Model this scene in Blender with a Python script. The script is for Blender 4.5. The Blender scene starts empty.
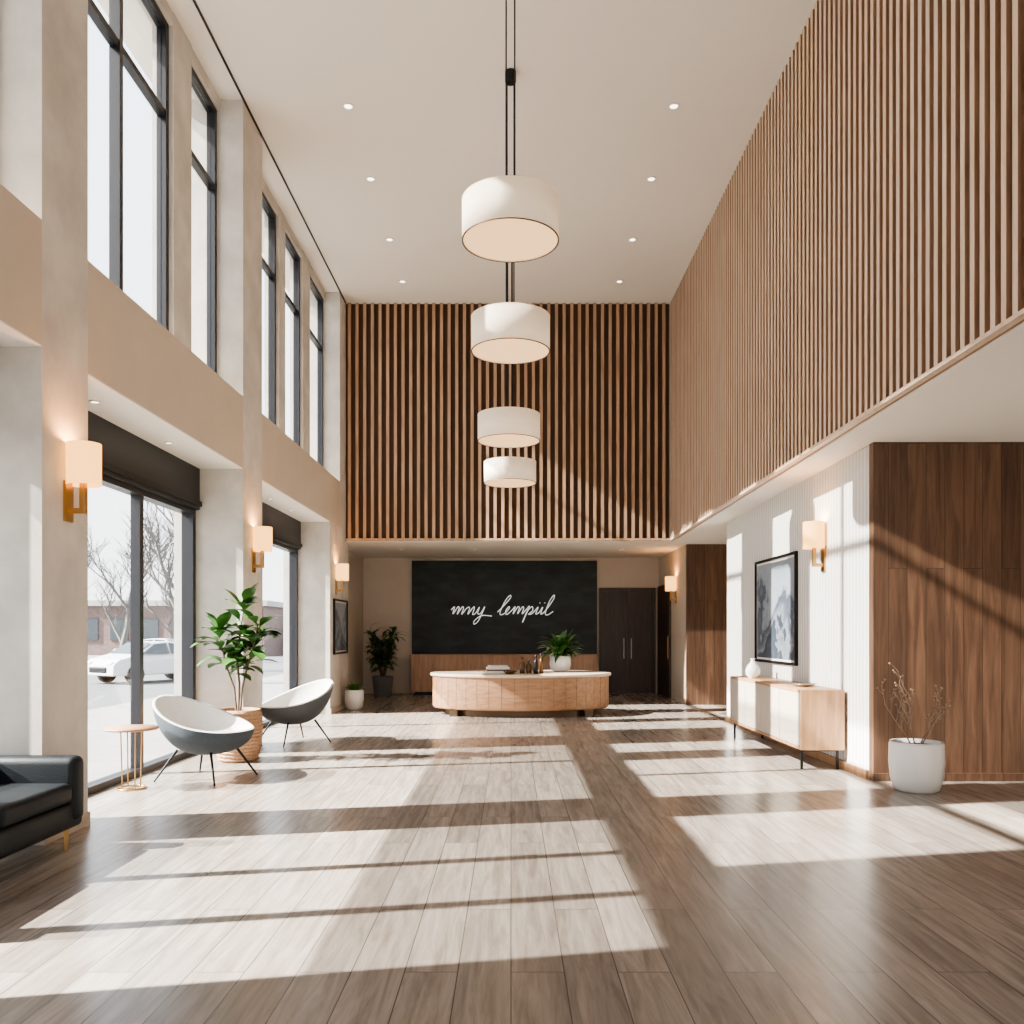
import bpy, bmesh, math, random
from mathutils import Vector, Matrix
random.seed(7)
scene = bpy.context.scene
R = math.radians

# ------------------------------------------------------------------ materials
def new_mat(name):
    m = bpy.data.materials.new(name); m.use_nodes = True
    nt = m.node_tree; b = nt.nodes['Principled BSDF']
    return m, nt, b
def mat(name, col, rough=0.5, metal=0.0, noise=0.0, nscale=3.0, bump=0.0, bscale=40.0, emis=None, estr=0.0, stretch=(1,1,1), spec=0.5):
    m, nt, b = new_mat(name)
    b.inputs['Base Color'].default_value = (*col, 1)
    b.inputs['Roughness'].default_value = rough
    b.inputs['Metallic'].default_value = metal
    b.inputs['Specular IOR Level'].default_value = spec
    if emis:
        b.inputs['Emission Color'].default_value = (*emis, 1)
        b.inputs['Emission Strength'].default_value = estr
    if noise or bump:
        tc = nt.nodes.new('ShaderNodeTexCoord'); mp = nt.nodes.new('ShaderNodeMapping')
        mp.inputs['Scale'].default_value = stretch
        nt.links.new(tc.outputs['Object'], mp.inputs[0])
    if noise:
        n = nt.nodes.new('ShaderNodeTexNoise'); n.inputs['Scale'].default_value = nscale; n.inputs['Detail'].default_value = 6
        n.inputs['Roughness'].default_value = 0.6
        nt.links.new(mp.outputs[0], n.inputs['Vector'])
        r = nt.nodes.new('ShaderNodeValToRGB')
        r.color_ramp.elements[0].position = 0.3; r.color_ramp.elements[1].position = 0.7
        r.color_ramp.elements[0].color = (*[c*(1-noise) for c in col], 1)
        r.color_ramp.elements[1].color = (*[min(1, c*(1+noise)) for c in col], 1)
        nt.links.new(n.outputs['Fac'], r.inputs[0]); nt.links.new(r.outputs[0], b.inputs['Base Color'])
    if bump:
        n2 = nt.nodes.new('ShaderNodeTexNoise'); n2.inputs['Scale'].default_value = bscale
        nt.links.new(mp.outputs[0], n2.inputs['Vector'])
        bp = nt.nodes.new('ShaderNodeBump'); bp.inputs['Strength'].default_value = bump; bp.inputs['Distance'].default_value = 0.01
        nt.links.new(n2.outputs['Fac'], bp.inputs['Height']); nt.links.new(bp.outputs[0], b.inputs['Normal'])
    return m
def wood(name, c1, c2, along='Y', across='X', rough=0.4, plank=None, gs=1.0, var=0.18, mortar=0.35, coat=0.0):
    m, nt, b = new_mat(name); N = nt.nodes; L = nt.links
    tc = N.new('ShaderNodeTexCoord'); mp = N.new('ShaderNodeMapping')
    sc = {'X': 11*gs, 'Y': 11*gs, 'Z': 11*gs}; sc[along] = 0.9*gs
    mp.inputs['Scale'].default_value = (sc['X'], sc['Y'], sc['Z'])
    n = N.new('ShaderNodeTexNoise'); n.inputs['Scale'].default_value = 1.6; n.inputs['Detail'].default_value = 8
    n.inputs['Roughness'].default_value = 0.62; n.inputs['Distortion'].default_value = 0.6
    r = N.new('ShaderNodeValToRGB')
    r.color_ramp.elements[0].position = 0.32; r.color_ramp.elements[1].position = 0.68
    r.color_ramp.elements[0].color = (*c1, 1); r.color_ramp.elements[1].color = (*c2, 1)
    L.new(n.outputs['Fac'], r.inputs[0])
    out = r.outputs[0]
    if plank:
        sep = N.new('ShaderNodeSeparateXYZ'); L.new(tc.outputs['Object'], sep.inputs[0])
        cmb = N.new('ShaderNodeCombineXYZ'); L.new(sep.outputs[along], cmb.inputs[0]); L.new(sep.outputs[across], cmb.inputs[1])
        br = N.new('ShaderNodeTexBrick'); br.inputs['Scale'].default_value = 1.0
        br.inputs['Brick Width'].default_value = plank[0]; br.inputs['Row Height'].default_value = plank[1]
        br.inputs['Mortar Size'].default_value = 0.0028; br.inputs['Mortar Smooth'].default_value = 0.2
        br.offset = 0.37; br.offset_frequency = 2; 
        br.inputs['Color1'].default_value = (1-var, 1-var, 1-var, 1); br.inputs['Color2'].default_value = (1+var*0.6,)*3+(1,)
        br.inputs['Mortar'].default_value = (mortar, mortar, mortar, 1)
        L.new(cmb.outputs[0], br.inputs['Vector'])
        sepc = N.new('ShaderNodeVectorMath'); sepc.operation = 'MULTIPLY'; sepc.inputs[1].default_value = (37, 53, 71)
        L.new(br.outputs['Color'], sepc.inputs[0])
        add = N.new('ShaderNodeVectorMath'); add.operation = 'ADD'
        L.new(tc.outputs['Object'], mp.inputs[0]); L.new(mp.outputs[0], add.inputs[0]); L.new(sepc.outputs[0], add.inputs[1])
        L.new(add.outputs[0], n.inputs['Vector'])
        mx = N.new('ShaderNodeMix'); mx.data_type = 'RGBA'; mx.blend_type = 'MULTIPLY'; mx.inputs['Factor'].default_value = 1
        L.new(out, mx.inputs['A']); L.new(br.outputs['Color'], mx.inputs['B']); out = mx.outputs['Result']
        bp = N.new('ShaderNodeBump'); bp.inputs['Strength'].default_value = 0.25; bp.inputs['Distance'].default_value = 0.003; bp.invert = True
        L.new(br.outputs['Fac'], bp.inputs['Height']); L.new(bp.outputs[0], b.inputs['Normal'])
    else:
        L.new(tc.outputs['Object'], mp.inputs[0]); L.new(mp.outputs[0], n.inputs['Vector'])
    L.new(out, b.inputs['Base Color'])
    b.inputs['Roughness'].default_value = rough
    if coat: b.inputs['Coat Weight'].default_value = coat; b.inputs['Coat Roughness'].default_value = 0.15
    return m

M = {}
M['floor'] = wood('oak_floor', (0.215,0.178,0.15), (0.38,0.333,0.29), 'Y', 'X', 0.25, plank=(2.3,0.235), gs=1.1, var=0.17)
M['ceil'] = mat('ceiling_paint', (0.76,0.71,0.645), 0.9)
M['plaster'] = mat('beige_plaster', (0.56,0.475,0.385), 0.85, noise=0.04, nscale=1.5)
M['plaster_l'] = mat('light_beige_plaster', (0.56,0.48,0.395), 0.85, noise=0.03)
M['concrete'] = mat('pale_concrete', (0.57,0.53,0.475), 0.8, noise=0.16, nscale=2.2, bump=0.12, bscale=25)
M['soffit'] = mat('soffit_paint', (0.78,0.73,0.665), 0.9)
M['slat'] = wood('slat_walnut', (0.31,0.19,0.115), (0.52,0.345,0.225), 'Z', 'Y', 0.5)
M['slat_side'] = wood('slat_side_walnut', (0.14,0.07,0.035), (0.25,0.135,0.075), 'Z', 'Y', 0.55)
M['slat_r'] = wood('slat_oak_face', (0.56,0.415,0.305), (0.70,0.55,0.425), 'Z', 'Y', 0.5)
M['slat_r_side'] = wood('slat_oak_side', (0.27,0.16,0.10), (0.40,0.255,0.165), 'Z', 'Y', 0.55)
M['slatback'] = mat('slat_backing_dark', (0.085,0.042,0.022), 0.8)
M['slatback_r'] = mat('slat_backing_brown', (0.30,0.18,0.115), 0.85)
M['walnut'] = wood('walnut_planks', (0.078,0.041,0.025), (0.185,0.103,0.062), 'Z', 'X', 0.45, plank=(3.4,0.19), var=0.25, mortar=0.3, gs=0.8)
M['deskwood'] = wood('desk_oak', (0.29,0.15,0.08), (0.46,0.265,0.15), 'X', 'Z', 0.45, gs=1.2)
M['credwood'] = wood('credenza_oak', (0.36,0.20,0.12), (0.52,0.32,0.20), 'Z', 'X', 0.45)
M['conswood'] = wood('console_oak', (0.29,0.155,0.078), (0.46,0.265,0.145), 'Z', 'Y', 0.45)
M['darkdoor'] = wood('dark_door_wood', (0.03,0.017,0.012), (0.062,0.038,0.027), 'Z', 'X', 0.45)
M['frame'] = mat('dark_window_frame', (0.022,0.022,0.026), 0.4, 0.3)
M['black'] = mat('black_metal', (0.015,0.015,0.016), 0.4, 0.5)
M['brass'] = mat('brass', (0.50,0.31,0.13), 0.35, 1.0)
M['bronze'] = mat('dark_bronze', (0.12,0.08,0.05), 0.5, 0.6)
M['steel'] = mat('brushed_steel', (0.45,0.43,0.40), 0.35, 1.0)
M['white'] = mat('white_ceramic', (0.72,0.70,0.67), 0.35)
M['cream'] = mat('cream_lacquer', (0.48,0.415,0.345), 0.4)
M['stone'] = mat('cream_stone', (0.66,0.54,0.42), 0.35, noise=0.06)
M['leather'] = mat('dark_leather', (0.010,0.013,0.016), 0.5, noise=0.1, nscale=8, bump=0.2, bscale=120, spec=0.3)
M['fab_grey'] = mat('slate_fabric', (0.05,0.062,0.075), 0.85, noise=0.1, nscale=30, bump=0.3, bscale=200)
M['fab_lgrey'] = mat('warm_grey_fabric', (0.11,0.115,0.12), 0.85, noise=0.06, nscale=30)
M['fab_white'] = mat('ivory_fabric', (0.62,0.60,0.57), 0.85, noise=0.04, nscale=30, bump=0.3, bscale=200)
M['leaf'] = mat('leaf_green', (0.045,0.12,0.025), 0.4, noise=0.45, nscale=5)
M['leaf_d'] = mat('leaf_deep_green', (0.04,0.095,0.03), 0.5, noise=0.4, nscale=6)
M['bark'] = mat('bark', (0.16,0.11,0.075), 0.9, noise=0.2)
M['twig'] = mat('dry_twig', (0.26,0.19,0.135), 0.9)
M['soil'] = mat('soil', (0.03,0.02,0.015), 1.0, noise=0.3, nscale=20)
M['basket'] = mat('woven_rattan', (0.46,0.28,0.17), 0.75, noise=0.3, nscale=40, bump=0.6, bscale=80)
M['chalk'] = mat('chalkboard', (0.014,0.021,0.021), 0.55, noise=0.8, nscale=1.6, stretch=(1,1,2.4))
M['chalk_glow'] = mat('chalk_white_glow', (0.85,0.85,0.82), 0.8, emis=(1,1,0.97), estr=0.5)  # lettering given a faint glow to look brighter, though it is no lamp
M['shade'] = mat('linen_drum_shade', (0.78,0.68,0.56), 0.9, emis=(1.0,0.78,0.52), estr=0.30)
M['diffuser'] = mat('lamp_diffuser', (0.42,0.29,0.17), 0.8, emis=(1.0,0.62,0.31), estr=1.25)
M['sconce_sh'] = mat('sconce_shade', (0.50,0.30,0.12), 0.8, emis=(1.0,0.50,0.15), estr=2.6)
M['spot'] = mat('downlight_lens', (1,1,1), 0.5, emis=(1.0,0.9,0.75), estr=4.0)
M['paper'] = mat('paper', (0.75,0.72,0.68), 0.8)
M['amber'] = mat('amber_glass', (0.10,0.045,0.015), 0.15)
M['carpaint'] = mat('white_car_paint', (0.55,0.56,0.58), 0.25)
M['tyre'] = mat('tyre_rubber', (0.02,0.02,0.02), 0.8)
M['carglass'] = mat('car_glass', (0.05,0.06,0.07), 0.1)
M['asphalt'] = mat('asphalt', (0.10,0.105,0.11), 0.9, noise=0.15, nscale=1.0)
M['pave'] = mat('paving', (0.22,0.215,0.21), 0.9, noise=0.08, nscale=2.0)
M['bldg'] = mat('brick_building', (0.17,0.12,0.11), 0.9, noise=0.2, nscale=3)
M['bldg_l'] = mat('pale_building', (0.33,0.325,0.32), 0.9, noise=0.1)
M['treebark'] = mat('winter_bark', (0.13,0.12,0.115), 0.95)
M['lampred'] = mat('tail_light', (0.3,0.02,0.02), 0.3)

def glass(name):
    m = bpy.data.materials.new(name); m.use_nodes = True; nt = m.node_tree; nt.nodes.clear()
    o = nt.nodes.new('ShaderNodeOutputMaterial'); mx = nt.nodes.new('ShaderNodeMixShader')
    t = nt.nodes.new('ShaderNodeBsdfTransparent'); g = nt.nodes.new('ShaderNodeBsdfGlossy'); g.inputs['Roughness'].default_value = 0.02
    t.inputs[0].default_value = (0.97,0.985,1,1)
    mx.inputs[0].default_value = 0.05
    nt.links.new(t.outputs[0], mx.inputs[1]); nt.links.new(g.outputs[0], mx.inputs[2]); nt.links.new(mx.outputs[0], o.inputs[0])
    return m
M['glass'] = glass('window_glass')

# white ribbed wall
m, nt, b = new_mat('white_ribbed_wall'); M['ribwall'] = m
b.inputs['Roughness'].default_value = 0.8
tc = nt.nodes.new('ShaderNodeTexCoord'); wv = nt.nodes.new('ShaderNodeTexWave'); wv.bands_direction = 'Y'
wv.inputs['Scale'].default_value = 3.6; wv.inputs['Distortion'].default_value = 1.0; wv.inputs['Detail'].default_value = 2
nt.links.new(tc.outputs['Object'], wv.inputs['Vector'])
rp = nt.nodes.new('ShaderNodeValToRGB'); rp.color_ramp.elements[0].color = (0.50,0.485,0.46,1); rp.color_ramp.elements[1].color = (0.66,0.64,0.61,1)
nt.links.new(wv.outputs['Fac'], rp.inputs[0]); nt.links.new(rp.outputs[0], b.inputs['Base Color'])
bp = nt.nodes.new('ShaderNodeBump'); bp.inputs['Strength'].default_value = 0.25; bp.inputs['Distance'].default_value = 0.015
nt.links.new(wv.outputs['Fac'], bp.inputs['Height']); nt.links.new(bp.outputs[0], b.inputs['Normal'])

# abstract mountain print
m, nt, b = new_mat('abstract_mountain_print'); M['art'] = m
tc = nt.nodes.new('ShaderNodeTexCoord'); sp = nt.nodes.new('ShaderNodeSeparateXYZ'); nt.links.new(tc.outputs['Object'], sp.inputs[0])
ns = nt.nodes.new('ShaderNodeTexNoise'); ns.inputs['Scale'].default_value = 1.3; ns.inputs['Detail'].default_value = 9; ns.inputs['Roughness'].default_value = 0.6
nt.links.new(tc.outputs['Object'], ns.inputs['Vector'])
ma = nt.nodes.new('ShaderNodeMath'); ma.operation = 'MULTIPLY_ADD'; ma.inputs[1].default_value = -0.30; 
nt.links.new(sp.outputs['Z'], ma.inputs[0]); nt.links.new(ns.outputs['Fac'], ma.inputs[2])
rp = nt.nodes.new('ShaderNodeValToRGB')
E = rp.color_ramp.elements; E[0].position = 0.30; E[0].color = (0.25,0.29,0.33,1); E[1].position = 0.95; E[1].color = (0.05,0.06,0.08,1)
for p, c in ((0.42,(0.30,0.34,0.38)),(0.475,(0.22,0.25,0.29)),(0.49,(0.07,0.085,0.11)),(0.56,(0.12,0.145,0.18)),(0.62,(0.24,0.27,0.31)),(0.64,(0.05,0.065,0.085)),(0.8,(0.09,0.11,0.14))):
    e = E.new(p); e.color = (*c, 1)
nt.links.new(ma.outputs[0], rp.inputs[0]); nt.links.new(rp.outputs[0], b.inputs['Base Color']); b.inputs['Roughness'].default_value = 0.4

# ------------------------------------------------------------------ mesh builder
class MB:
    def __init__(s): s.v=[]; s.f=[]; s.m=[]; s.sm=[]; s.mats=[]
    def mi(s, k):
        if k not in s.mats: s.mats.append(k)
        return s.mats.index(k)
    def add(s, vs, fs, k, smooth=False):
        o=len(s.v); s.v += [tuple(v) for v in vs]; i=s.mi(k)
        for f in fs: s.f.append([o+a for a in f]); s.m.append(i); s.sm.append(smooth)
    def box(s, x0,x1,y0,y1,z0,z1,k, T=None):
        vs=[Vector((x,y,z)) for z in (z0,z1) for y in (y0,y1) for x in (x0,x1)]
        if T: vs=[T@v for v in vs]
        s.add(vs, [(0,2,3,1),(4,5,7,6),(0,1,5,4),(2,6,7,3),(0,4,6,2),(1,3,7,5)], k)
    def rbox(s, x0,x1,y0,y1,z0,z1,k,r=0.03,seg=3,T=None):
        bm=bmesh.new(); bmesh.ops.create_cube(bm,size=1)
        for v in bm.verts: v.co=Vector(((x0+x1)/2+v.co.x*(x1-x0),(y0+y1)/2+v.co.y*(y1-y0),(z0+z1)/2+v.co.z*(z1-z0)))
        bmesh.ops.bevel(bm,geom=bm.edges[:]+bm.verts[:],offset=r,segments=seg,profile=0.5,affect='EDGES')
        bm.verts.index_update()
        vs=[(T@v.co if T else v.co.copy()) for v in bm.verts]; fs=[[v.index for v in f.verts] for f in bm.faces]; bm.free()
        s.add(vs,fs,k,True)
    def tube(s, pts, rs, k, seg=8, caps=True):
        pts=[Vector(p) for p in pts]; n=len(pts)
        if not isinstance(rs,(list,tuple)): rs=[rs]*n
        vs=[]; ref=None
        for i,p in enumerate(pts):
            d=(pts[min(i+1,n-1)]-pts[max(i-1,0)]).normalized()
            if ref is None: ref=Vector((1,0,0)) if abs(d.x)<0.8 else Vector((0,1,0))
            a=(ref-d*ref.dot(d)).normalized(); ref=a; b_=d.cross(a)
            for j in range(seg):
                t=2*math.pi*j/seg; vs.append(p+(a*math.cos(t)+b_*math.sin(t))*rs[i])
        fs=[]
        for i in range(n-1):
            for j in range(seg):
                q=(j+1)%seg; fs.append((i*seg+j,i*seg+q,(i+1)*seg+q,(i+1)*seg+j))
        s.add(vs,fs,k,seg>4)
        if caps: 
            s.add([vs[j] for j in range(seg)],[tuple(range(seg))[::-1]],k); s.add([vs[(n-1)*seg+j] for j in range(seg)],[tuple(range(seg))],k)
    def loft(s, rings, k, n=48, c=(0,0), smooth=True, cap0=False, cap1=False, rib=0.0, nr=60):
        vs=[]
        for z,a,b_ in rings:
            for j in range(n):
                t=2*math.pi*j/n; q=1+ (rib if (j%2) else 0)
                vs.append((c[0]+a*q*math.cos(t), c[1]+b_*q*math.sin(t), z))
        fs=[]
        for i in range(len(rings)-1):
            for j in range(n):
                q=(j+1)%n; fs.append((i*n+j,i*n+q,(i+1)*n+q,(i+1)*n+j))
        s.add(vs,fs,k,smooth)
        if cap0: s.add(vs[:n],[tuple(range(n))[::-1]],k)
        if cap1: s.add(vs[-n:],[tuple(range(n))],k)
    def lathe(s, prof, k, n=32, c=(0,0), smooth=True, cap0=True, cap1=False):
        s.loft([(z,r,r) for r,z in prof],k,n,c,smooth,cap0,cap1)
    def leaf(s, base, d, length, width, droop, k, fold=0.25, nseg=6, shape=1.0):
        base=Vector(base); d=Vector(d).normalized(); up=Vector((0,0,1))
        side=d.cross(up)
        if side.length<0.05: side=Vector((1,0,0))
        side.normalize(); vs=[]; p=base.copy(); dd=d.copy()
        for i in range(nseg+1):
            t=i/nseg; w=width*0.5*max(0.03,math.sin(math.pi*min(1,t**shape*0.97+0.02)))
            nrm=side.cross(dd).normalized()
            vs += [p-side*w+nrm*fold*w, p.copy(), p+side*w+nrm*fold*w]
            p=p+dd*(length/nseg); dd=(dd+Vector((0,0,-droop/nseg))).normalized()
        fs=[]
        for i in range(nseg):
            a=i*3; fs += [(a,a+1,a+4,a+3),(a+1,a+2,a+5,a+4)]
        s.add(vs,fs,k,True)
    def build(s, name, loc=(0,0,0), rotz=0, bevel=0, parent=None, bseg=2):
        me=bpy.data.meshes.new(name); me.from_pydata(s.v,[],s.f)
        for k in s.mats: me.materials.append(M[k])
        for i,p in enumerate(me.polygons): p.material_index=s.m[i]; p.use_smooth=s.sm[i]
        me.update()
        o=bpy.data.objects.new(name,me); scene.collection.objects.link(o); o.location=loc; o.rotation_euler=(0,0,rotz)
        if parent: o.parent=parent
        if bevel:
            bv=o.modifiers.new('bevel','BEVEL'); bv.width=bevel; bv.segments=bseg; bv.limit_method='ANGLE'
        return o

# ------------------------------------------------------------------ room constants
XL=-3.30; XR=3.22; ZC=8.06; YB=17.0; ZS=3.32; YLB=20.8
def zs(y): return ZS+max(0,(YB-y))*0.0125
SILL=4.40; SPB=3.52; GX=-3.95; GXU=-3.65; HEAD=3.0

mb=MB(); mb.box(-4.15,7.7,-5.2,21,-0.12,0,'floor'); mb.build('floor')
mb=MB(); mb.box(-4.3,3.6,-5.2,17.3,ZC,ZC+0.15,'ceil'); mb.build('ceiling')
# left wall
for nm,(a,c,zt) in (('wall_left_pilaster_near',(5.98,6.63,ZC)),('wall_left_pilaster_middle',(10.47,11.27,ZC)),('wall_left_pilaster_far',(15.5,17.25,SPB))):
    mb=MB(); mb.box(-4.15,XL,a,c,0,zt,'concrete'); mb.build(nm)
mb=MB(); mb.box(-4.15,XL,-5.2,3.0,0,SPB,'concrete'); mb.build('wall_left_front')
mb=MB()
mb.box(-4.15,XL,16.4,17.25,SPB,ZC,'concrete')
# spandrels
for a,c in ((-5.2,5.98),(6.63,10.47),(11.27,16.4)):
    mb.box(-4.15,XL,a,c,SPB,SILL,'plaster')
    mb.box(-4.14,XL-0.002,a+0.001,c-0.001,SPB-0.012,SPB-0.001,'soffit')
# upper solid + piers
mb.box(-4.15,XL,-5.2,4.35,SILL,ZC,'plaster')
for a,c in ((9.0,9.5),(11.27,11.9),(13.1,13.45),(14.6,15.1)):
    mb.box(-3.80,-3.57,a,c,SILL,ZC,'concrete')
for a,c in ((4.35,5.98),(6.63,9.0),(9.5,10.47),(11.9,13.1),(13.45,14.6),(15.1,16.4)):
    mb.box(-3.80,-3.58,a,c,7.92,ZC,'concrete')
mb.build('wall_left')
mb=MB(); mb.box(-3.85,-3.62,17.25,20.8,0,3.4,'plaster_l'); mb.build('wall_left_rear')

# windows (upper)
def window(name,x,y0,y1,z0,z1,mull=(),trans=(),fw=0.07,fd=0.10,sill=False):
    mb=MB()
    mb.box(x-fd/2,x+fd/2,y0,y0+fw,z0,z1,'frame'); mb.box(x-fd/2,x+fd/2,y1-fw,y1,z0,z1,'frame')
    mb.box(x-fd/2,x+fd/2,y0+fw,y1-fw,z0,z0+fw,'frame'); mb.box(x-fd/2,x+fd/2,y0+fw,y1-fw,z1-fw,z1,'frame')
    for y in mull: mb.box(x-fd/2,x+fd/2,y-fw/2,y+fw/2,z0+fw,z1-fw,'frame')
    for z in trans: mb.box(x-fd/2+0.01,x+fd/2-0.01,y0+fw,y1-fw,z-fw/2,z+fw/2,'frame')
    mb.box(x-0.006,x+0.006,y0+fw,y1-fw,z0+fw,z1-fw,'glass')
    return mb.build(name)
ups=[(4.36,5.97,()),(6.64,8.99,(7.9,)),(9.51,10.46,()),(11.91,13.09,()),(13.46,14.59,()),(15.11,16.39,())]
n=1
for a,c,mu in ups:
    window('window_%d'%n,GXU-0.02,a,c,SILL,7.92,mu,(6.95,)); n+=1
mb=MB(); mb.box(XL+0.001,XL+0.022,-5,16.9,ZC-0.02,ZC-0.001,'black'); mb.build('dark_gap_strip_1')  # black strip put in for the dark gap between wall and ceiling

# lower sliding glass doors with deep dark headers
def slider(name,y0,y1,mull,head=True):
    mb=MB(); x=GX; fd=0.14; fw=0.09
    mb.box(x-0.12,x+0.12,y0,y1,HEAD,SPB-0.013,'frame')
    mb.box(x-0.10,x+0.15,y0,y1,HEAD+0.04,HEAD+0.10,'black')
    for a in (y0,y1-fw): mb.box(x-fd/2,x+fd/2,a,a+fw,0.001,HEAD,'frame')
    mb.box(x-fd/2,x+fd/2,y0+fw,y1-fw,0.001,0.07,'frame')
    mb.box(x-fd/2,x+fd/2,y0+fw,y1-fw,HEAD-0.06,HEAD,'frame')
    for y in mull: mb.box(x-fd/2+0.02,x+fd/2-0.02,y-0.045,y+0.045,0.07,HEAD-0.06,'frame')
    mb.box(x-0.006,x+0.006,y0+fw,y1-fw,0.07,HEAD-0.06,'glass')
    return mb.build(name)
slider('window_7',3.01,5.97,(3.95,4.85))
slider('door_1',6.64,10.46,(8.98,))
slider('door_2',11.28,15.49,(13.3,))
mb=MB(); mb.box(XL,XL+0.02,5.98,6.63,0.0,0.10,'plaster_l'); mb.box(XL,XL+0.02,15.5,17.25,0.0,0.10,'plaster_l'); mb.build('baseboard_left')

# back upper wall with slats
mb=MB(); mb.box(-4.15,3.6,17.03,17.25,ZS,ZC,'plaster'); mb.build('wall_back_upper')
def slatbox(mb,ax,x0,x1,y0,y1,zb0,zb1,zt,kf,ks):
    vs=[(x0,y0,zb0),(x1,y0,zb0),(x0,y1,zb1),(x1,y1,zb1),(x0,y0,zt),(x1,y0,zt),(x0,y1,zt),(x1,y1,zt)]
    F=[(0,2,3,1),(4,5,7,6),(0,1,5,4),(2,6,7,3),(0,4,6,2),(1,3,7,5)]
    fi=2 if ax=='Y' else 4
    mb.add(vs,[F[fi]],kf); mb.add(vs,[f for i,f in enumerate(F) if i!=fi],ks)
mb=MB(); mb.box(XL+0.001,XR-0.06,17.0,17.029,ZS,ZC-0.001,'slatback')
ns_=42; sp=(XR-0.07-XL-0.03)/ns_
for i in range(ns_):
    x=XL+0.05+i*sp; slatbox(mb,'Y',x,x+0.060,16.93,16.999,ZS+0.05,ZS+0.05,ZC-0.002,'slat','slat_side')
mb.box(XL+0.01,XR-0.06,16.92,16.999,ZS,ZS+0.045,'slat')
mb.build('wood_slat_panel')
# right upper wall + slats
def prism(mb,x0,x1,y0,y1,zb0,zb1,zt0,zt1,k):
    vs=[(x0,y0,zb0),(x1,y0,zb0),(x0,y1,zb1),(x1,y1,zb1),(x0,y0,zt0),(x1,y0,zt0),(x0,y1,zt1),(x1,y1,zt1)]
    mb.add(vs,[(0,2,3,1),(4,5,7,6),(0,1,5,4),(2,6,7,3),(0,4,6,2),(1,3,7,5)],k)
mb=MB(); prism(mb,XR+0.03,3.6,-5.2,17.02,zs(-5.2),zs(17),ZC,ZC,'plaster'); mb.build('wall_right')
mb=MB(); prism(mb,XR,XR+0.029,-4.9,16.9,zs(-4.9),zs(16.9),ZC-0.001,ZC-0.001,'slatback_r')
y=-4.8
while y<16.85:
    slatbox(mb,'X',XR-0.045,XR,y,y+0.058,zs(y)+0.03,zs(y+0.06)+0.03,ZC-0.002,'slat_r','slat_r_side'); y+=0.125
prism(mb,XR-0.06,XR,-4.9,16.9,zs(-4.9)-0.001,zs(16.9)-0.001,zs(-4.9)+0.03,zs(16.9)+0.03,'slat_r')
mb.build('wood_slat_panel')
# soffits
mb=MB(); prism(mb,XR+0.03,7.7,-5.2,17.0,zs(-5.2)-0.012,zs(17)-0.012,zs(-5.2)+0.13,zs(17)+0.13,'soffit'); mb.build('ceiling_soffit_right')
mb=MB(); mb.box(-4.1,6.3,17.0,21,ZS-0.012,ZS-0.001,'soffit'); mb.box(-4.1,6.3,17.26,21,ZS,ZS+0.13,'soffit'); mb.build('ceiling_soffit_rear')
# right white wall, wood wall
mb=MB(); mb.box(3.65,3.80,8.67,14.36,0,3.40,'ribwall'); mb.box(3.80,7.5,14.2,14.36,0,3.4,'plaster_l'); mb.build('wall_right_lower')
mb=MB(); mb.box(3.65,7.5,8.56,8.66,0,3.42,'walnut'); mb.build('wall_walnut')
mb=MB(); mb.box(3.62,3.649,8.67,14.36,0,0.09,'conswood'); mb.box(3.64,7.5,8.535,8.559,0,0.08,'walnut'); mb.build('baseboard_right')
mb=MB(); mb.box(7.5,7.7,-5.2,8.7,0,3.5,'plaster_l'); mb.build('wall_alcove')
mb=MB(); mb.box(6.1,6.3,14.2,17.6,0,3.45,'plaster_l'); mb.build('wall_corridor')
mb=MB(); mb.box(3.62,6.1,17.5,17.6,0,3.34,'walnut'); mb.build('wall_walnut_rear')
mb=MB(); mb.box(3.62,3.8,17.61,20.8,0,3.34,'plaster_l'); mb.build('wall_right_rear')
mb=MB(); mb.box(-3.85,3.8,20.8,21,0,3.34,'plaster_l'); mb.build('wall_back')
mb=MB(); mb.box(3.57,3.619,19.2,20.7,0,2.6,'darkdoor'); mb.box(3.55,3.57,19.3,19.33,0.9,1.4,'brass'); mb.build('door_4')
# unseen wall behind camera, its openings added to let in fill light
mb=MB()
mb.box(-4.15,-3.0,-5.2,-5.0,0,ZC,'plaster_l'); mb.box(6.6,7.7,-5.2,-5.0,0,3.6,'plaster_l')
mb.box(-3.0,6.6,-5.2,-5.0,3.1,4.4,'plaster_l'); mb.box(2.9,3.6,-5.2,-5.0,4.4,ZC,'plaster_l'); mb.box(-3.0,2.9,-5.2,-5.0,7.7,ZC,'plaster_l')
for x in (-3.0,-1.0,1.0,3.0,4.8,6.5): mb.box(x,x+0.08,-5.15,-5.05,0,3.1,'frame')
for x in (-3.0,-1.0,0.9,2.82): mb.box(x,x+0.08,-5.15,-5.05,4.4,7.7,'frame')
mb.build('wall_fill_openings')

# double door at back
mb=MB(); x0,x1,zt=2.15,3.53,2.58
mb.box(x0,x0+0.07,20.73,20.799,0,zt,'darkdoor'); mb.box(x1-0.07,x1,20.73,20.799,0,zt,'darkdoor'); mb.box(x0+0.07,x1-0.07,20.73,20.799,zt-0.07,zt,'darkdoor')
xm=(x0+x1)/2
mb.box(x0+0.075,xm-0.006,20.75,20.79,0.01,zt-0.075,'darkdoor'); mb.box(xm+0.006,x1-0.075,20.75,20.79,0.01,zt-0.075,'darkdoor')
for x in (xm-0.09,xm+0.09):
    mb.tube([(x,20.69,0.85),(x,20.69,1.35)],0.014,'steel'); 
    for z in (0.9,1.3): mb.tube([(x,20.69,z),(x,20.75,z)],0.009,'steel')
mb.build('door_3')

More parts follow.
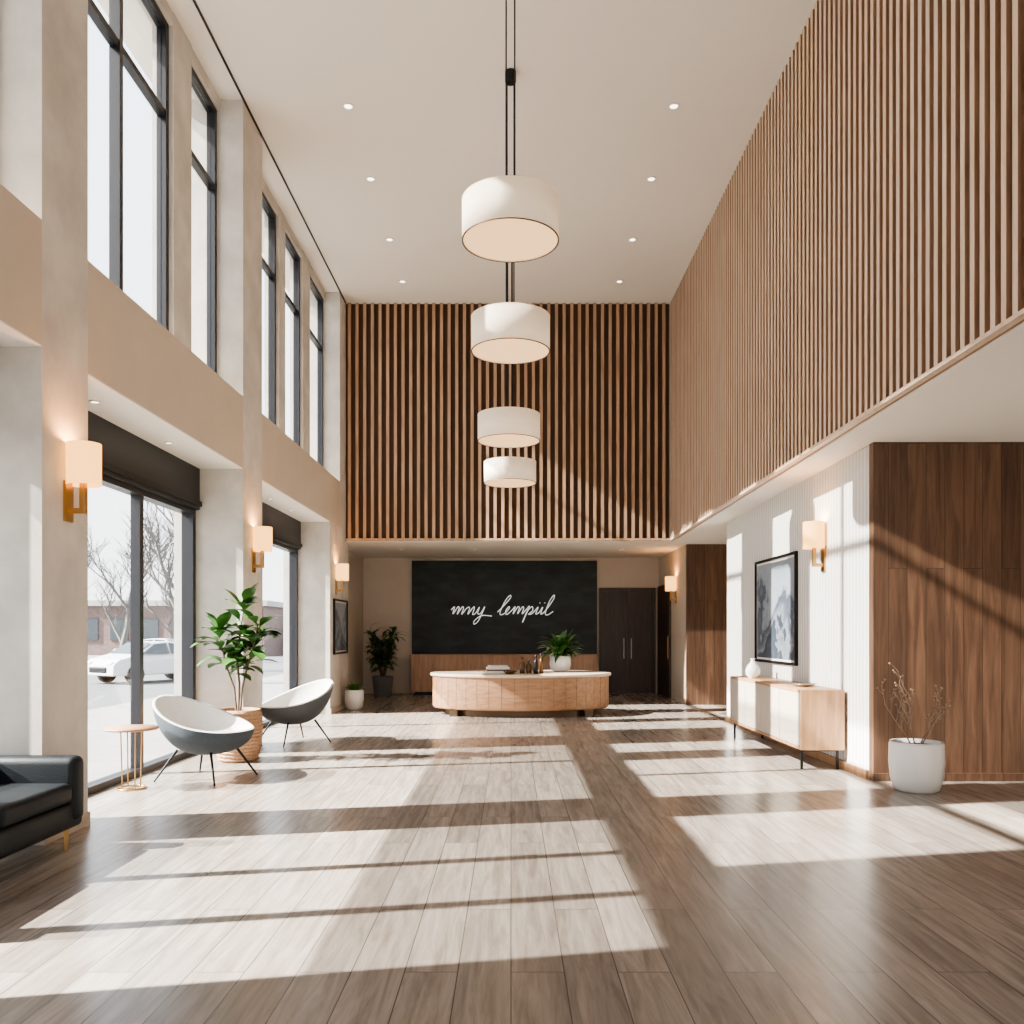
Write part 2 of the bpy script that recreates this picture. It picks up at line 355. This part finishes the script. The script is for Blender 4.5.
# chalkboard sign with cursive lettering
mb=MB(); mb.box(-2.42,2.10,20.74,20.799,0.96,3.24,'chalk')
def catmull(P,n=6):
    out=[]; P=[P[0]]+P+[P[-1]]
    for i in range(1,len(P)-2):
        p0,p1,p2,p3=[Vector((*q,0)) for q in P[i-1:i+3]]
        for j in range(n):
            t=j/n; out.append(0.5*((2*p1)+(-p0+p2)*t+(2*p0-5*p1+4*p2-p3)*t*t+(-p0+3*p1-3*p2+p3)*t**3))
    out.append(Vector((*P[-1],0))); return out
S=[]
st=[(0,.55),(.2,.95),(.3,.1)]
x=.3
for k in range(2): st+=[(x+.22,.9),(x+.40,.75),(x+.42,.05)]; x+=.42
x+=.15; st+=[(x+.1,.7)];
for k in range(2): st+=[(x+.28,.9),(x+.42,.7),(x+.45,.05)]; x+=.45
st+=[(x+.25,.2),(x+.4,.9),(x+.45,.15),(x+.75,.2),(x+.9,.95),(x+.8,-.6),(x+.5,-1.1),(x+.4,-.7),(x+.9,-.1),(x+1.9,-.15)]
S.append(st); x=x+2.3
S.append([(x,.3),(x+.45,1.2),(x+.75,2.0),(x+.6,2.25),(x+.35,1.6),(x+.25,.4),(x+.4,0),(x+.75,.2),(x+1.0,.75),(x+.9,.95),(x+.75,.5),(x+.95,.02),(x+1.3,.5),(x+1.5,.95),(x+1.55,.1),(x+1.75,.9),(x+1.95,.8),(x+1.98,.1),(x+2.2,.9),(x+2.38,.75),(x+2.42,.1),(x+2.7,.7),(x+2.85,.95),(x+2.75,-.9),(x+2.8,.3),(x+3.1,.95),(x+3.3,.5),(x+3.05,.05),(x+3.4,.2),(x+3.7,.9),(x+3.72,.1),(x+4.0,.3),(x+4.15,.9),(x+4.2,.1),(x+4.5,.4),(x+4.9,1.8),(x+4.8,2.3),(x+4.6,1.6),(x+4.6,.2),(x+4.9,0),(x+5.3,.4)])
S.append([(x+3.72,1.35),(x+3.76,1.42)]); S.append([(x+4.18,1.35),(x+4.22,1.42)])
W=x+5.3; scl=2.50/W
for st in S:
    pts=[(-1.50+p.x*scl+p.y*scl*0.3, 20.735, 1.92+p.y*scl*0.82) for p in catmull(st)]
    mb.tube(pts,0.0115,'chalk_glow',6)
mb.build('chalkboard_sign')

# back credenza
mb=MB(); mb.box(-2.37,2.05,20.15,20.73,0.08,0.93,'credwood'); mb.box(-2.40,2.08,20.12,20.735,0.93,0.965,'credwood')
mb.box(-2.3,2.0,20.2,20.7,0,0.08,'black')
for i in range(8):
    x=-2.35+i*0.5475; mb.box(x,x+0.53,20.125,20.149,0.11,0.915,'credwood')
mb.build('back_credenza')

# ------------------------------------------------------------------ reception desk
mb=MB(); A,B_=1.62,0.95
mb.loft([(0.0,A*0.86,B_*0.84),(0.13,A*0.86,B_*0.84)],'bronze',96)
mb.loft([(0.12,A*0.90,B_*0.9),(0.125,A*0.985,B_*0.985),(0.16,A,B_),(0.70,A,B_)],'deskwood',128,cap0=True)
for i in range(44):
    t=2*math.pi*(i+.5)/44; x_,y_=(A+0.0005)*math.cos(t),(B_+0.0005)*math.sin(t)
    mb.tube([(x_,y_,0.17),(x_,y_,0.695)],0.0025,'bronze',5,False)
mb.loft([(0.70,A*0.99,B_*0.99),(0.702,A+.035,B_+.035),(0.715,A+.045,B_+.045),(0.745,A+.045,B_+.045),(0.757,A+.035,B_+.035),(0.76,A+0.02,B_+0.02)],'stone',96,cap0=True,cap1=True)
for x in (-1.2,1.2):
    mb.box(x-0.07,x+0.07,-0.62,-0.45,0,0.13,'bronze')
mb.build('reception_desk',(0.18,15.68,0))
ZD=0.7605
mb=MB(); mb.lathe([(0.10,0),(0.17,0.03),(0.20,0.14),(0.19,0.27),(0.165,0.30),(0.15,0.30),(0.15,0.26)],'white',32); mb.lathe([(0.15,0.262),(0.001,0.27)],'soil',24,cap0=False)
for i in range(110):
    a=random.uniform(0,6.283); e=random.uniform(0.1,1.4); h=random.uniform(0.0,0.22)
    r0=random.uniform(0,0.12)
    d=(math.cos(a)*math.cos(e),math.sin(a)*math.cos(e),math.sin(e))
    mb.leaf((r0*math.cos(a),r0*math.sin(a),0.27+h),d,random.uniform(0.26,0.44),random.uniform(0.07,0.11),random.uniform(0.6,1.6),'leaf')
mb.build('potted_fern',(0.92,15.85,ZD))
def bottle(loc,h,r,k):
    mb=MB(); mb.lathe([(r*0.9,0),(r,0.01),(r,h*0.6),(r*0.8,h*0.68),(r*0.33,h*0.75),(r*0.33,h*0.9)],k,20); mb.lathe([(r*0.42,h*0.9),(r*0.42,h),(0.001,h)],'black',16)
    mb.build('bottle',loc)
for x,y,h,r,k in ((0.20,15.1,0.30,0.045,'amber'),(0.32,15.15,0.24,0.05,'amber'),(0.44,15.08,0.33,0.04,'black'),(0.54,15.17,0.36,0.042,'amber')): bottle((x,y,ZD),h,r,k)
mb=MB(); zz=0
for i,(w,d,h,k) in enumerate(((0.42,0.28,0.035,'paper'),(0.38,0.26,0.03,'amber'),(0.40,0.27,0.04,'paper'),(0.32,0.22,0.03,'white'))):
    T=Matrix.Rotation(0.12*(i-1),4,'Z'); mb.box(-w/2,w/2,-d/2,d/2,zz,zz+h,k,T); zz+=h
mb.build('book_stack',(-0.24,15.42,ZD))
mb=MB(); mb.lathe([(0.07,0),(0.13,0.05),(0.12,0.055),(0.06,0.012)],'amber',24); mb.build('bowl',(-0.02,15.05,ZD))
# ------------------------------------------------------------------ pendants
def pendant(X,Y,zb,zt,r=0.45):
    mb=MB()
    mb.lathe([(r-0.004,zb),(r,zb),(r,zt),(r-0.004,zt)],'shade',64,cap0=False)
    mb.lathe([(r-0.012,zt),(r-0.012,zb)],'shade',64,cap0=False)
    mb.lathe([(r+0.002,zb-0.001),(r+0.002,zb+0.005),(r-0.012,zb+0.005),(r-0.012,zb-0.001),(r+0.002,zb-0.001)],'bronze',64,cap0=False)
    mb.lathe([(r+0.002,zt-0.008),(r+0.002,zt+0.001),(r-0.014,zt+0.001)],'shade',64,cap0=False)
    mb.lathe([(r-0.013,zb+0.012),(0.001,zb+0.012)],'diffuser',64,cap0=False)
    mb.lathe([(r-0.013,zt-0.02),(0.001,zt-0.02)],'shade',64,cap0=False)
    mb.lathe([(0.05,zt-0.02),(0.05,zt+0.05),(0.001,zt+0.05)],'black',20)
    for s_ in (-0.04,0.04): mb.tube([(s_,0,zt+0.03),(s_,0,ZC-0.05)],0.0075,'black',6)
    mb.lathe([(0.062,ZC-0.13),(0.065,ZC-0.12),(0.065,ZC-0.001)],'black',24)
    mb.build('drum_pendant_lamp',(X,Y,0))
pendant(-0.005,7.9,5.13,5.50); pendant(-0.005,9.95,4.78,5.18,0.46); pendant(-0.03,12.3,4.26,4.64); pendant(-0.015,14.7,4.07,4.44)
# ------------------------------------------------------------------ downlights
def downlight(x,y,z,r=0.07):
    mb=MB(); mb.lathe([(r,-0.012),(r,0)],'white',24,cap0=False); mb.lathe([(r,-0.012),(r*0.75,-0.012),(r*0.7,-0.004)],'white',24,cap0=False); mb.lathe([(r*0.7,-0.004),(0.001,-0.004)],'spot',24,cap0=False)
    mb.build('recessed_downlight',(x,y,z))
for y in (10.6,12.3,14.2,15.9):
    for x in (-2.03,2.03): downlight(x,y,ZC-0.0005)
for x in (-2.4,-0.8,0.9,2.4): downlight(x,18.6,ZS-0.0125,0.06)
for y in (7.4,9.0,12.8,14.0): downlight(-3.62,y,SPB-0.0125,0.05)

# ------------------------------------------------------------------ sconces
def sconce(x,y,z,face):
    mb=MB(); f=face
    def bx(a,b_,*r): mb.box(min(a*f,b_*f),max(a*f,b_*f),*r)
    bx(0,0.02,-0.055,0.055,-0.42,-0.12,'brass')
    bx(0.02,0.14,-0.02,0.02,-0.36,-0.32,'brass'); bx(0.10,0.14,-0.02,0.02,-0.32,-0.13,'brass')
    c=(0.125*f,0); r=0.12; h0,h1=-0.15,0.16
    mb.lathe([(r,h0),(r,h1)],'sconce_sh',40,c=c,cap0=False); mb.lathe([(r-0.006,h1),(r-0.006,h0)],'sconce_sh',40,c=c,cap0=False)
    mb.lathe([(r-0.006,h0+0.03),(0.001,h0+0.03)],'sconce_sh',40,c=c,cap0=False)
    mb.build('wall_sconce',(x,y,z))
    l=bpy.data.lights.new('sconce_bulb','POINT'); l.energy=18; l.color=(1,0.55,0.22); l.shadow_soft_size=0.06
    o=bpy.data.objects.new('sconce_glow_light',l); scene.collection.objects.link(o); o.location=(x+0.125*f,y,z+0.10)
sconce(XL,6.32,2.74,1); sconce(XL,10.87,2.68,1); sconce(XL,16.0,2.62,1); sconce(3.65,9.9,2.62,-1); sconce(3.62,18.6,2.55,-1)

# ------------------------------------------------------------------ framed pictures
def frame(x,y0,y1,z0,z1,f):
    mb=MB(); yc=(y0+y1)/2; zc=(z0+z1)/2; hw=(y1-y0)/2; hh=(z1-z0)/2
    def bx(a,b_,*r): mb.box(min(a*f,b_*f),max(a*f,b_*f),*r)
    w=0.035
    bx(0,0.04,-hw,hw,hh-w,hh,'black'); bx(0,0.04,-hw,hw,-hh,-hh+w,'black'); bx(0,0.04,-hw,-hw+w,-hh+w,hh-w,'black'); bx(0,0.04,hw-w,hw,-hh+w,hh-w,'black')
    bx(0,0.015,-hw+w,hw-w,-hh+w,hh-w,'paper'); m_=w+0.03
    bx(0.015,0.02,-hw+m_,hw-m_,-hh+m_,hh-m_,'art')
    mb.build('framed_picture',(x,yc,zc))
frame(3.649,10.8,12.6,1.07,2.53,-1); frame(XL+0.001,15.75,17.0,1.08,2.12,1)

# ------------------------------------------------------------------ console
mb=MB(); Lc=2.98; Dp=0.47; H=0.87; zb=0.22
mb.box(0,Dp,0,Lc,H-0.03,H,'conswood'); mb.box(0,Dp,0,0.03,zb,H-0.03,'conswood'); mb.box(0,Dp,Lc-0.03,Lc,zb,H-0.03,'conswood'); mb.box(0,Dp,0.03,Lc-0.03,zb,zb+0.03,'conswood'); mb.box(Dp-0.02,Dp,0.03,Lc-0.03,zb+0.03,H-0.03,'conswood')
nd=4; w=(Lc-0.06)/nd
mb.box(0.025,0.035,0.03,Lc-0.03,zb+0.031,H-0.031,'black')
for i in range(nd): mb.box(0.004,0.024,0.03+i*w+0.006,0.03+(i+1)*w-0.006,zb+0.034,H-0.034,'cream')
for y in (0.1,Lc-0.1):
    for x in (0.04,Dp-0.04): mb.box(x-0.012,x+0.012,y-0.012,y+0.012,0,zb,'black')
    mb.box(0.04,Dp-0.04,y-0.012,y+0.012,zb-0.024,zb-0.001,'black'); 
mb.box(0.03,0.05,0.1,Lc-0.1,zb-0.024,zb-0.001,'black'); mb.box(Dp-0.05,Dp-0.03,0.1,Lc-0.1,zb-0.024,zb-0.001,'black')
mb.build('console_cabinet',(3.14,9.2,0))
mb=MB(); mb.lathe([(0.05,0),(0.09,0.05),(0.10,0.11),(0.07,0.18),(0.03,0.22),(0.026,0.25),(0.038,0.27),(0.03,0.27),(0.018,0.24)],'white',32); mb.build('ceramic_vase',(3.30,11.6,0.87))
mb=MB(); mb.lathe([(0.03,0),(0.10,0.01),(0.14,0.035),(0.135,0.037),(0.09,0.018),(0.001,0.014)],'steel',32); mb.build('shallow_bowl',(3.40,9.85,0.87))
# ------------------------------------------------------------------ white pot with twigs
mb=MB(); mb.lathe([(0.17,0),(0.20,0.015),(0.232,0.12),(0.245,0.28),(0.241,0.44),(0.235,0.465),(0.217,0.465),(0.213,0.42)],'white',48); mb.lathe([(0.215,0.425),(0.001,0.43)],'soil',32,cap0=False)
random.seed(3)
def twig(p,d,l,r,depth):
    pts=[Vector(p)]; dd=Vector(d).normalized()
    for i in range(5):
        dd=(dd+Vector((random.uniform(-.15,.15),random.uniform(-.15,.15),random.uniform(-.05,.12)))).normalized(); pts.append(pts[-1]+dd*l/5)
        if depth>0 and i>0:
            a=random.uniform(0,6.28); nd=(dd+Vector((math.cos(a),math.sin(a),0.3))*0.7).normalized(); twig(pts[-1],nd,l*random.uniform(.3,.5),r*.65,depth-1)
    if depth==0: mb.lathe([(0.001,pts[-1].z-.012),(0.012,pts[-1].z),(0.001,pts[-1].z+.012)],'twig',5,c=(pts[-1].x,pts[-1].y),cap0=False)
    mb.tube(pts,[r*(1-i*.13) for i in range(6)],'twig',5,False)
for i in range(5):
    a=i*1.256+.3; twig((0.04*math.cos(a),0.04*math.sin(a),0.42),(math.cos(a)*.5,math.sin(a)*.3,1),random.uniform(.38,.50),0.0075,2)
mb.build('twig_planter',(3.84,8.05,0))

# ------------------------------------------------------------------ fiddle leaf plant
random.seed(11)
mb=MB(); mb.lathe([(0.20,0),(0.215,0.02),(0.255,0.2),(0.27,0.38),(0.262,0.52),(0.25,0.60),(0.235,0.60),(0.24,0.5)],'basket',48)
for i in range(14):
    z=0.03+i*0.041; t=z/0.6; r=0.215+0.06*math.sin(min(1,t*1.15)*math.pi/2)-(0.03*max(0,t-.65)/.35)
    mb.tube([((r+0.004)*math.cos(a*math.pi/16),(r+0.004)*math.sin(a*math.pi/16),z+0.006*(a%2)) for a in range(33)],0.011,'basket',5,False)
mb.lathe([(0.24,0.55),(0.001,0.56)],'soil',32,cap0=False)
def stem(pts,r0): 
    P=[Vector(p) for p in pts]; mb.tube(P,[r0*(1-0.6*i/(len(P)-1)) for i in range(len(P))],'bark',7,False); return P
stems=[stem([(0,0,.55),(0.01,0,.9),(-.02,.01,1.2),(0.02,0,1.5),(0.06,0.02,1.78)],0.018), stem([(0.02,0,.55),(.05,-.02,.85),(.12,-.05,1.1),(.22,-.08,1.4),(.26,-.1,1.6)],0.015), stem([(-.02,0.0,.55),(-.05,.0,.85),(-.14,.0,1.1),(-.20,.0,1.35),(-.24,.0,1.5)],0.014)]
for P in stems:
    for k in range(32):
        t=random.uniform(0.38,1.0); q=t*(len(P)-1); i=min(int(q),len(P)-2); p=P[i].lerp(P[i+1],q-i)
        a=random.uniform(0,6.283); e=random.uniform(-0.1,0.9) if t<.9 else random.uniform(.5,1.3)
        d=Vector((math.cos(a)*math.cos(e),math.sin(a)*math.cos(e)*.8,math.sin(e)))
        mb.tube([p,p+d*.06],0.004,'leaf',4,False)
        mb.leaf(p+d*.06,d,random.uniform(.22,.32),random.uniform(.14,.20),random.uniform(.5,1.3),'leaf',0.2,7,1.15)
mb.build('fiddle_leaf_fig',(-3.18,9.92,0))
# back corner plant
mb=MB(); mb.lathe([(0.19,0),(0.22,0.25),(0.24,0.48),(0.225,0.48),(0.22,.42)],'fab_lgrey',32); mb.lathe([(0.22,.43),(0.001,.44)],'soil',24,cap0=False)
for s_ in range(11):
    a=s_*.57; tp=Vector((.30*math.cos(a),.26*math.sin(a),random.uniform(1.1,1.75))); mb.tube([(0.03*math.cos(a),.03*math.sin(a),.42),tp*0.5+Vector((0,0,.2)),tp],[.012,.009,.005],'bark',5,False)
    for k in range(24):
        t=random.uniform(.2,1); p=Vector((0,0,.42)).lerp(tp,t); b2=random.uniform(0,6.283); e=random.uniform(0,1.1)
        mb.leaf(p,(math.cos(b2)*math.cos(e),math.sin(b2)*math.cos(e),math.sin(e)),random.uniform(.25,.38),random.uniform(.07,.11),random.uniform(.6,1.6),'leaf_d',0.2,6)
mb.build('potted_palm',(-2.97,19.7,0))
mb=MB(); mb.lathe([(0.11,0),(0.16,.05),(0.185,.2),(0.18,.36),(0.165,.38),(.15,.38),(.15,.33)],'white',32); mb.lathe([(.15,.34),(0.001,.345)],'soil',24,cap0=False)
for i in range(55):
    a=random.uniform(0,6.283); e=random.uniform(.5,1.45); mb.leaf((.05*math.cos(a),.05*math.sin(a),.34),(math.cos(a)*math.cos(e),math.sin(a)*math.cos(e),math.sin(e)),random.uniform(.14,.24),random.uniform(.03,.06),random.uniform(.4,1.4),'leaf',nseg=5)
mb.build('potted_succulent',(-3.04,16.5,0))

# ------------------------------------------------------------------ lounge chairs
def tub_chair(loc,rot,outer,inner='fab_white'):
    mb=MB(); NT=64; NR=16
    def surf(off):
        g=[]
        for i in range(NR+1):
            r=i/NR; row=[]
            for j in range(NT):
                th=2*math.pi*j/NT; bk=(1-math.cos(th))/2     # 0 front, 1 back
                rim=0.50+0.33*(bk**1.7)
                a=0.47-off; b2=0.46-off
                wide=1.0+0.04*math.sin(th)**2
                base=0.25+off*1.5
                rr=math.sin(r*math.pi/2)**0.9
                z=base+(rim-base)*(1-math.cos(r*math.pi/2))**1.05
                lean=-(z-0.3)*0.16*bk
                row.append(Vector((a*rr*math.cos(th)+lean, b2*wide*rr*math.sin(th), z)))
            g.append(row)
        return g
    go=surf(0.0); gi=surf(0.035)
    def put(g,k,flip):
        vs=[v for row in g for v in row]; fs=[]
        for i in range(NR):
            for j in range(NT):
                q=(j+1)%NT; f=(i*NT+j,i*NT+q,(i+1)*NT+q,(i+1)*NT+j); fs.append(f[::-1] if flip else f)
        mb.add(vs,fs,k,True)
    put(go,outer,True)
    put(gi,inner,False)
    vs=[]; fs=[]
    for j in range(NT):
        o_=go[NR][j]; i_=gi[NR][j]; mid=(o_+i_)/2+Vector((0,0,0.014)); vs+= [o_,mid,i_]
    for j in range(NT):
        q=(j+1)%NT; fs+=[(j*3,q*3,q*3+1,j*3+1),(j*3+1,q*3+1,q*3+2,j*3+2)]
    mb.add(vs,fs,inner,True)
    mb.lathe([(0.001,0.34),(0.28,0.34),(0.335,0.365),(0.345,0.39),(0.33,0.412),(0.27,0.426),(0.001,0.435)],inner,40,c=(0.0,0),cap0=False)
    for sx,sy in ((1,1),(1,-1),(-1,1),(-1,-1)):
        mb.tube([(sx*.20,sy*.20,0.31),(sx*.36,sy*.35,0.0)],[0.015,0.009],'black',8)
    return mb.build('tub_lounge_chair',loc,rot)
tub_chair((-3.12,8.72,0),R(-18),'fab_grey')
tub_chair((-2.95,11.55,0),R(225),'fab_lgrey')
# side table
mb=MB(); mb.lathe([(0.001,.565),(0.235,.565),(0.245,.575),(0.24,.59),(0.001,.59)],'conswood',48,cap0=False)
for i in range(4):
    a=math.pi/4+i*math.pi/2; mb.tube([(0.10*math.cos(a),.10*math.sin(a),.565),(0.085*math.cos(a),.085*math.sin(a),0.012)],0.007,'brass',8)
mb.tube([(0.13*math.cos(i*math.pi/16),0.13*math.sin(i*math.pi/16),0.01) for i in range(33)],0.008,'brass',6,False)
mb.tube([(-.13,0,.01),(.13,0,.01)],.006,'brass',6); mb.tube([(0,-.13,.01),(0,.13,.01)],.006,'brass',6)
mb.build('side_table',(-3.63,8.13,0))
# ------------------------------------------------------------------ sofa
mb=MB(); Ls=1.95; SD=-0.80
mb.rbox(SD,0,0,Ls,0.16,0.34,'leather',0.035)
mb.rbox(-0.60,0.015,0.16,Ls/2+0.0,0.34,0.48,'leather',0.045,4); mb.rbox(-0.60,0.015,Ls/2,Ls-0.16,0.34,0.48,'leather',0.045,4)
mb.rbox(SD,0.02,Ls-0.16,Ls,0.20,0.65,'leather',0.055,4); mb.rbox(SD,0.02,0,0.16,0.20,0.65,'leather',0.055,4)
mb.rbox(SD,-0.58,0.15,Ls-0.15,0.3,0.70,'leather',0.06,4)
for x in (-0.72,-0.07):
    for y in (0.1,Ls-0.1): mb.tube([(x,y,0.17),(x,y,0)],[0.018,0.011],'brass',10)
mb.build('leather_sofa',(-2.98,3.98,0))

# ------------------------------------------------------------------ outside
mb=MB(); mb.box(-90,-4.3,-40,140,-0.35,-0.30,'asphalt'); mb.box(-9.0,-4.16,-40,60,-0.30,-0.16,'pave'); mb.box(-60,-22,30,140,-0.30,-0.2,'pave'); mb.build('ground_outside')
def car(loc,rot):
    mb=MB(); prof=[(-2.15,.35),(-2.2,.6),(-2.12,.88),(-1.75,.97),(-1.25,1.0),(-.65,1.38),(-.1,1.46),(.55,1.42),(1.25,1.02),(1.95,.86),(2.18,.68),(2.2,.35)]
    low=[(2.2,.3),(-2.15,.3)]
    def half(x,z): 
        return 0.88 if z<1.0 else 0.88-0.24*(z-1.0)/0.46
    P=prof+low; n=len(P); vs=[]
    for s_ in (-1,1): vs+=[(x,s_*half(x,z),z) for x,z in P]
    fs=[tuple(range(n)),tuple(range(2*n-1,n-1,-1))]
    for i in range(n): q=(i+1)%n; fs.append((i,n+i,n+q,q))
    mb.add(vs,fs,'carpaint')
    for s_ in (-1,1):
        mb.add([(x,s_*(half(x,z)+.012),z) for x,z in ((-1.15,1.04),(-.6,1.36),(-.08,1.41),(-.08,1.02))],[(0,1,2,3)],'carglass')
        mb.add([(x,s_*(half(x,z)+.012),z) for x,z in ((0,1.02),(0,1.41),(.5,1.37),(1.1,1.04))],[(0,1,2,3)],'carglass')
        for x in (-1.35,1.35):
            mb.tube([(x,s_*.70,.33),(x,s_*.90,.33)],.33,'tyre',20); mb.tube([(x,s_*.89,.33),(x,s_*.915,.33)],.2,'steel',16)
        mb.box(1.9,2.19,s_*.62-.15,s_*.62+.15,.66,.78,'white'); mb.box(-2.2,-2.0,s_*.62-.15,s_*.62+.15,.72,.86,'lampred')
    mb.add([(.62,-.68,1.43),(.62,.68,1.43),(1.25,.8,1.055),(1.25,-.8,1.055)],[(0,1,2,3)],'carglass')
    mb.add([(-.72,-.66,1.37),(-.72,.66,1.37),(-1.25,.8,1.03),(-1.25,-.8,1.03)],[(0,1,2,3)],'carglass')
    mb.box(2.15,2.23,-.5,.5,.4,.6,'black')
    return mb.build('car',loc,rot,bevel=0.04)
car((-13.0,31.0,-0.30),R(238)); car((-19,46,-0.3),R(0))
def tree(loc,h,seed):
    random.seed(seed); mb=MB()
    def br(p,d,l,r,dep):
        pts=[Vector(p)]; dd=Vector(d).normalized()
        for i in range(4):
            dd=(dd+Vector((random.uniform(-.18,.18),random.uniform(-.18,.18),random.uniform(-.02,.14)))).normalized(); pts.append(pts[-1]+dd*l/4)
        mb.tube(pts,[r*(1-.12*i) for i in range(5)],'treebark',5 if dep>2 else 3,False)
        if dep>0:
            for i in (1,2,3,4,4):
                a=random.uniform(0,6.28); nd=(dd*.9+Vector((math.cos(a),math.sin(a),.25))*.75).normalized()
                br(pts[i],nd,l*random.uniform(.5,.68),r*.52,dep-1)
    br((0,0,-.3),(0,0,1),h*.42,h*.018,4); mb.build('bare_tree',loc)
tree((-14.5,38,0),9,1); tree((-10.3,26.5,0),9.5,2); tree((-22,48,0),10,5); tree((-27,52,0),9,8)
mb=MB(); mb.box(-50,-18,62,74,-0.3,3.4,'bldg'); mb.box(-50.3,-17.7,61.7,74,3.4,3.8,'bldg_l')
for i in range(14): 
    x=-49+i*2.2; mb.box(x,x+1.3,61.92,61.99,0.9,2.5,'carglass')
mb.box(-16.5,-6,66,76,-0.3,2.6,'bldg_l')
for i in range(4): mb.box(-15.5+i*2.4,-14+i*2.4,65.92,65.99,0.8,2.0,'carglass')
mb.build('street_building')

# ------------------------------------------------------------------ light
w=bpy.data.worlds.new('World'); scene.world=w; w.use_nodes=True; nt=w.node_tree; bg=nt.nodes['Background']
tc=nt.nodes.new('ShaderNodeTexCoord'); sp=nt.nodes.new('ShaderNodeSeparateXYZ'); nt.links.new(tc.outputs['Generated'],sp.inputs[0])
rp=nt.nodes.new('ShaderNodeValToRGB'); rp.color_ramp.elements[0].position=0.0; rp.color_ramp.elements[0].color=(1.0,0.98,0.96,1)
rp.color_ramp.elements[1].position=0.6; rp.color_ramp.elements[1].color=(0.82,0.90,1.0,1)
nt.links.new(sp.outputs['Z'],rp.inputs[0]); nt.links.new(rp.outputs[0],bg.inputs[0]); bg.inputs[1].default_value=3.5
def split_sun(s_,e):
    l=bpy.data.lights.new('split_sun','SUN'); l.energy=e; l.angle=R(0.6); l.color=(1,0.94,0.84)
    o=bpy.data.objects.new('split_sun',l); scene.collection.objects.link(o); o.rotation_euler=Vector((1,0.2,-s_)).to_track_quat('-Z','Y').to_euler(); o.location=(-20,0,15)
split_sun(0.62,19); split_sun(0.95,27)  # extra sun at another height added so both floor patches are lit
try: scene.view_settings.look='AgX - Medium High Contrast'
except Exception as e: print('look',e)

cam=bpy.data.cameras.new('camera'); co=bpy.data.objects.new('camera',cam); scene.collection.objects.link(co)
co.location=(0,0,1.5); co.rotation_euler=(R(90),0,0); cam.sensor_width=36; cam.lens=850/1024*36; cam.shift_y=120/1024; cam.shift_x=0.001
cam.clip_end=400
scene.camera=co
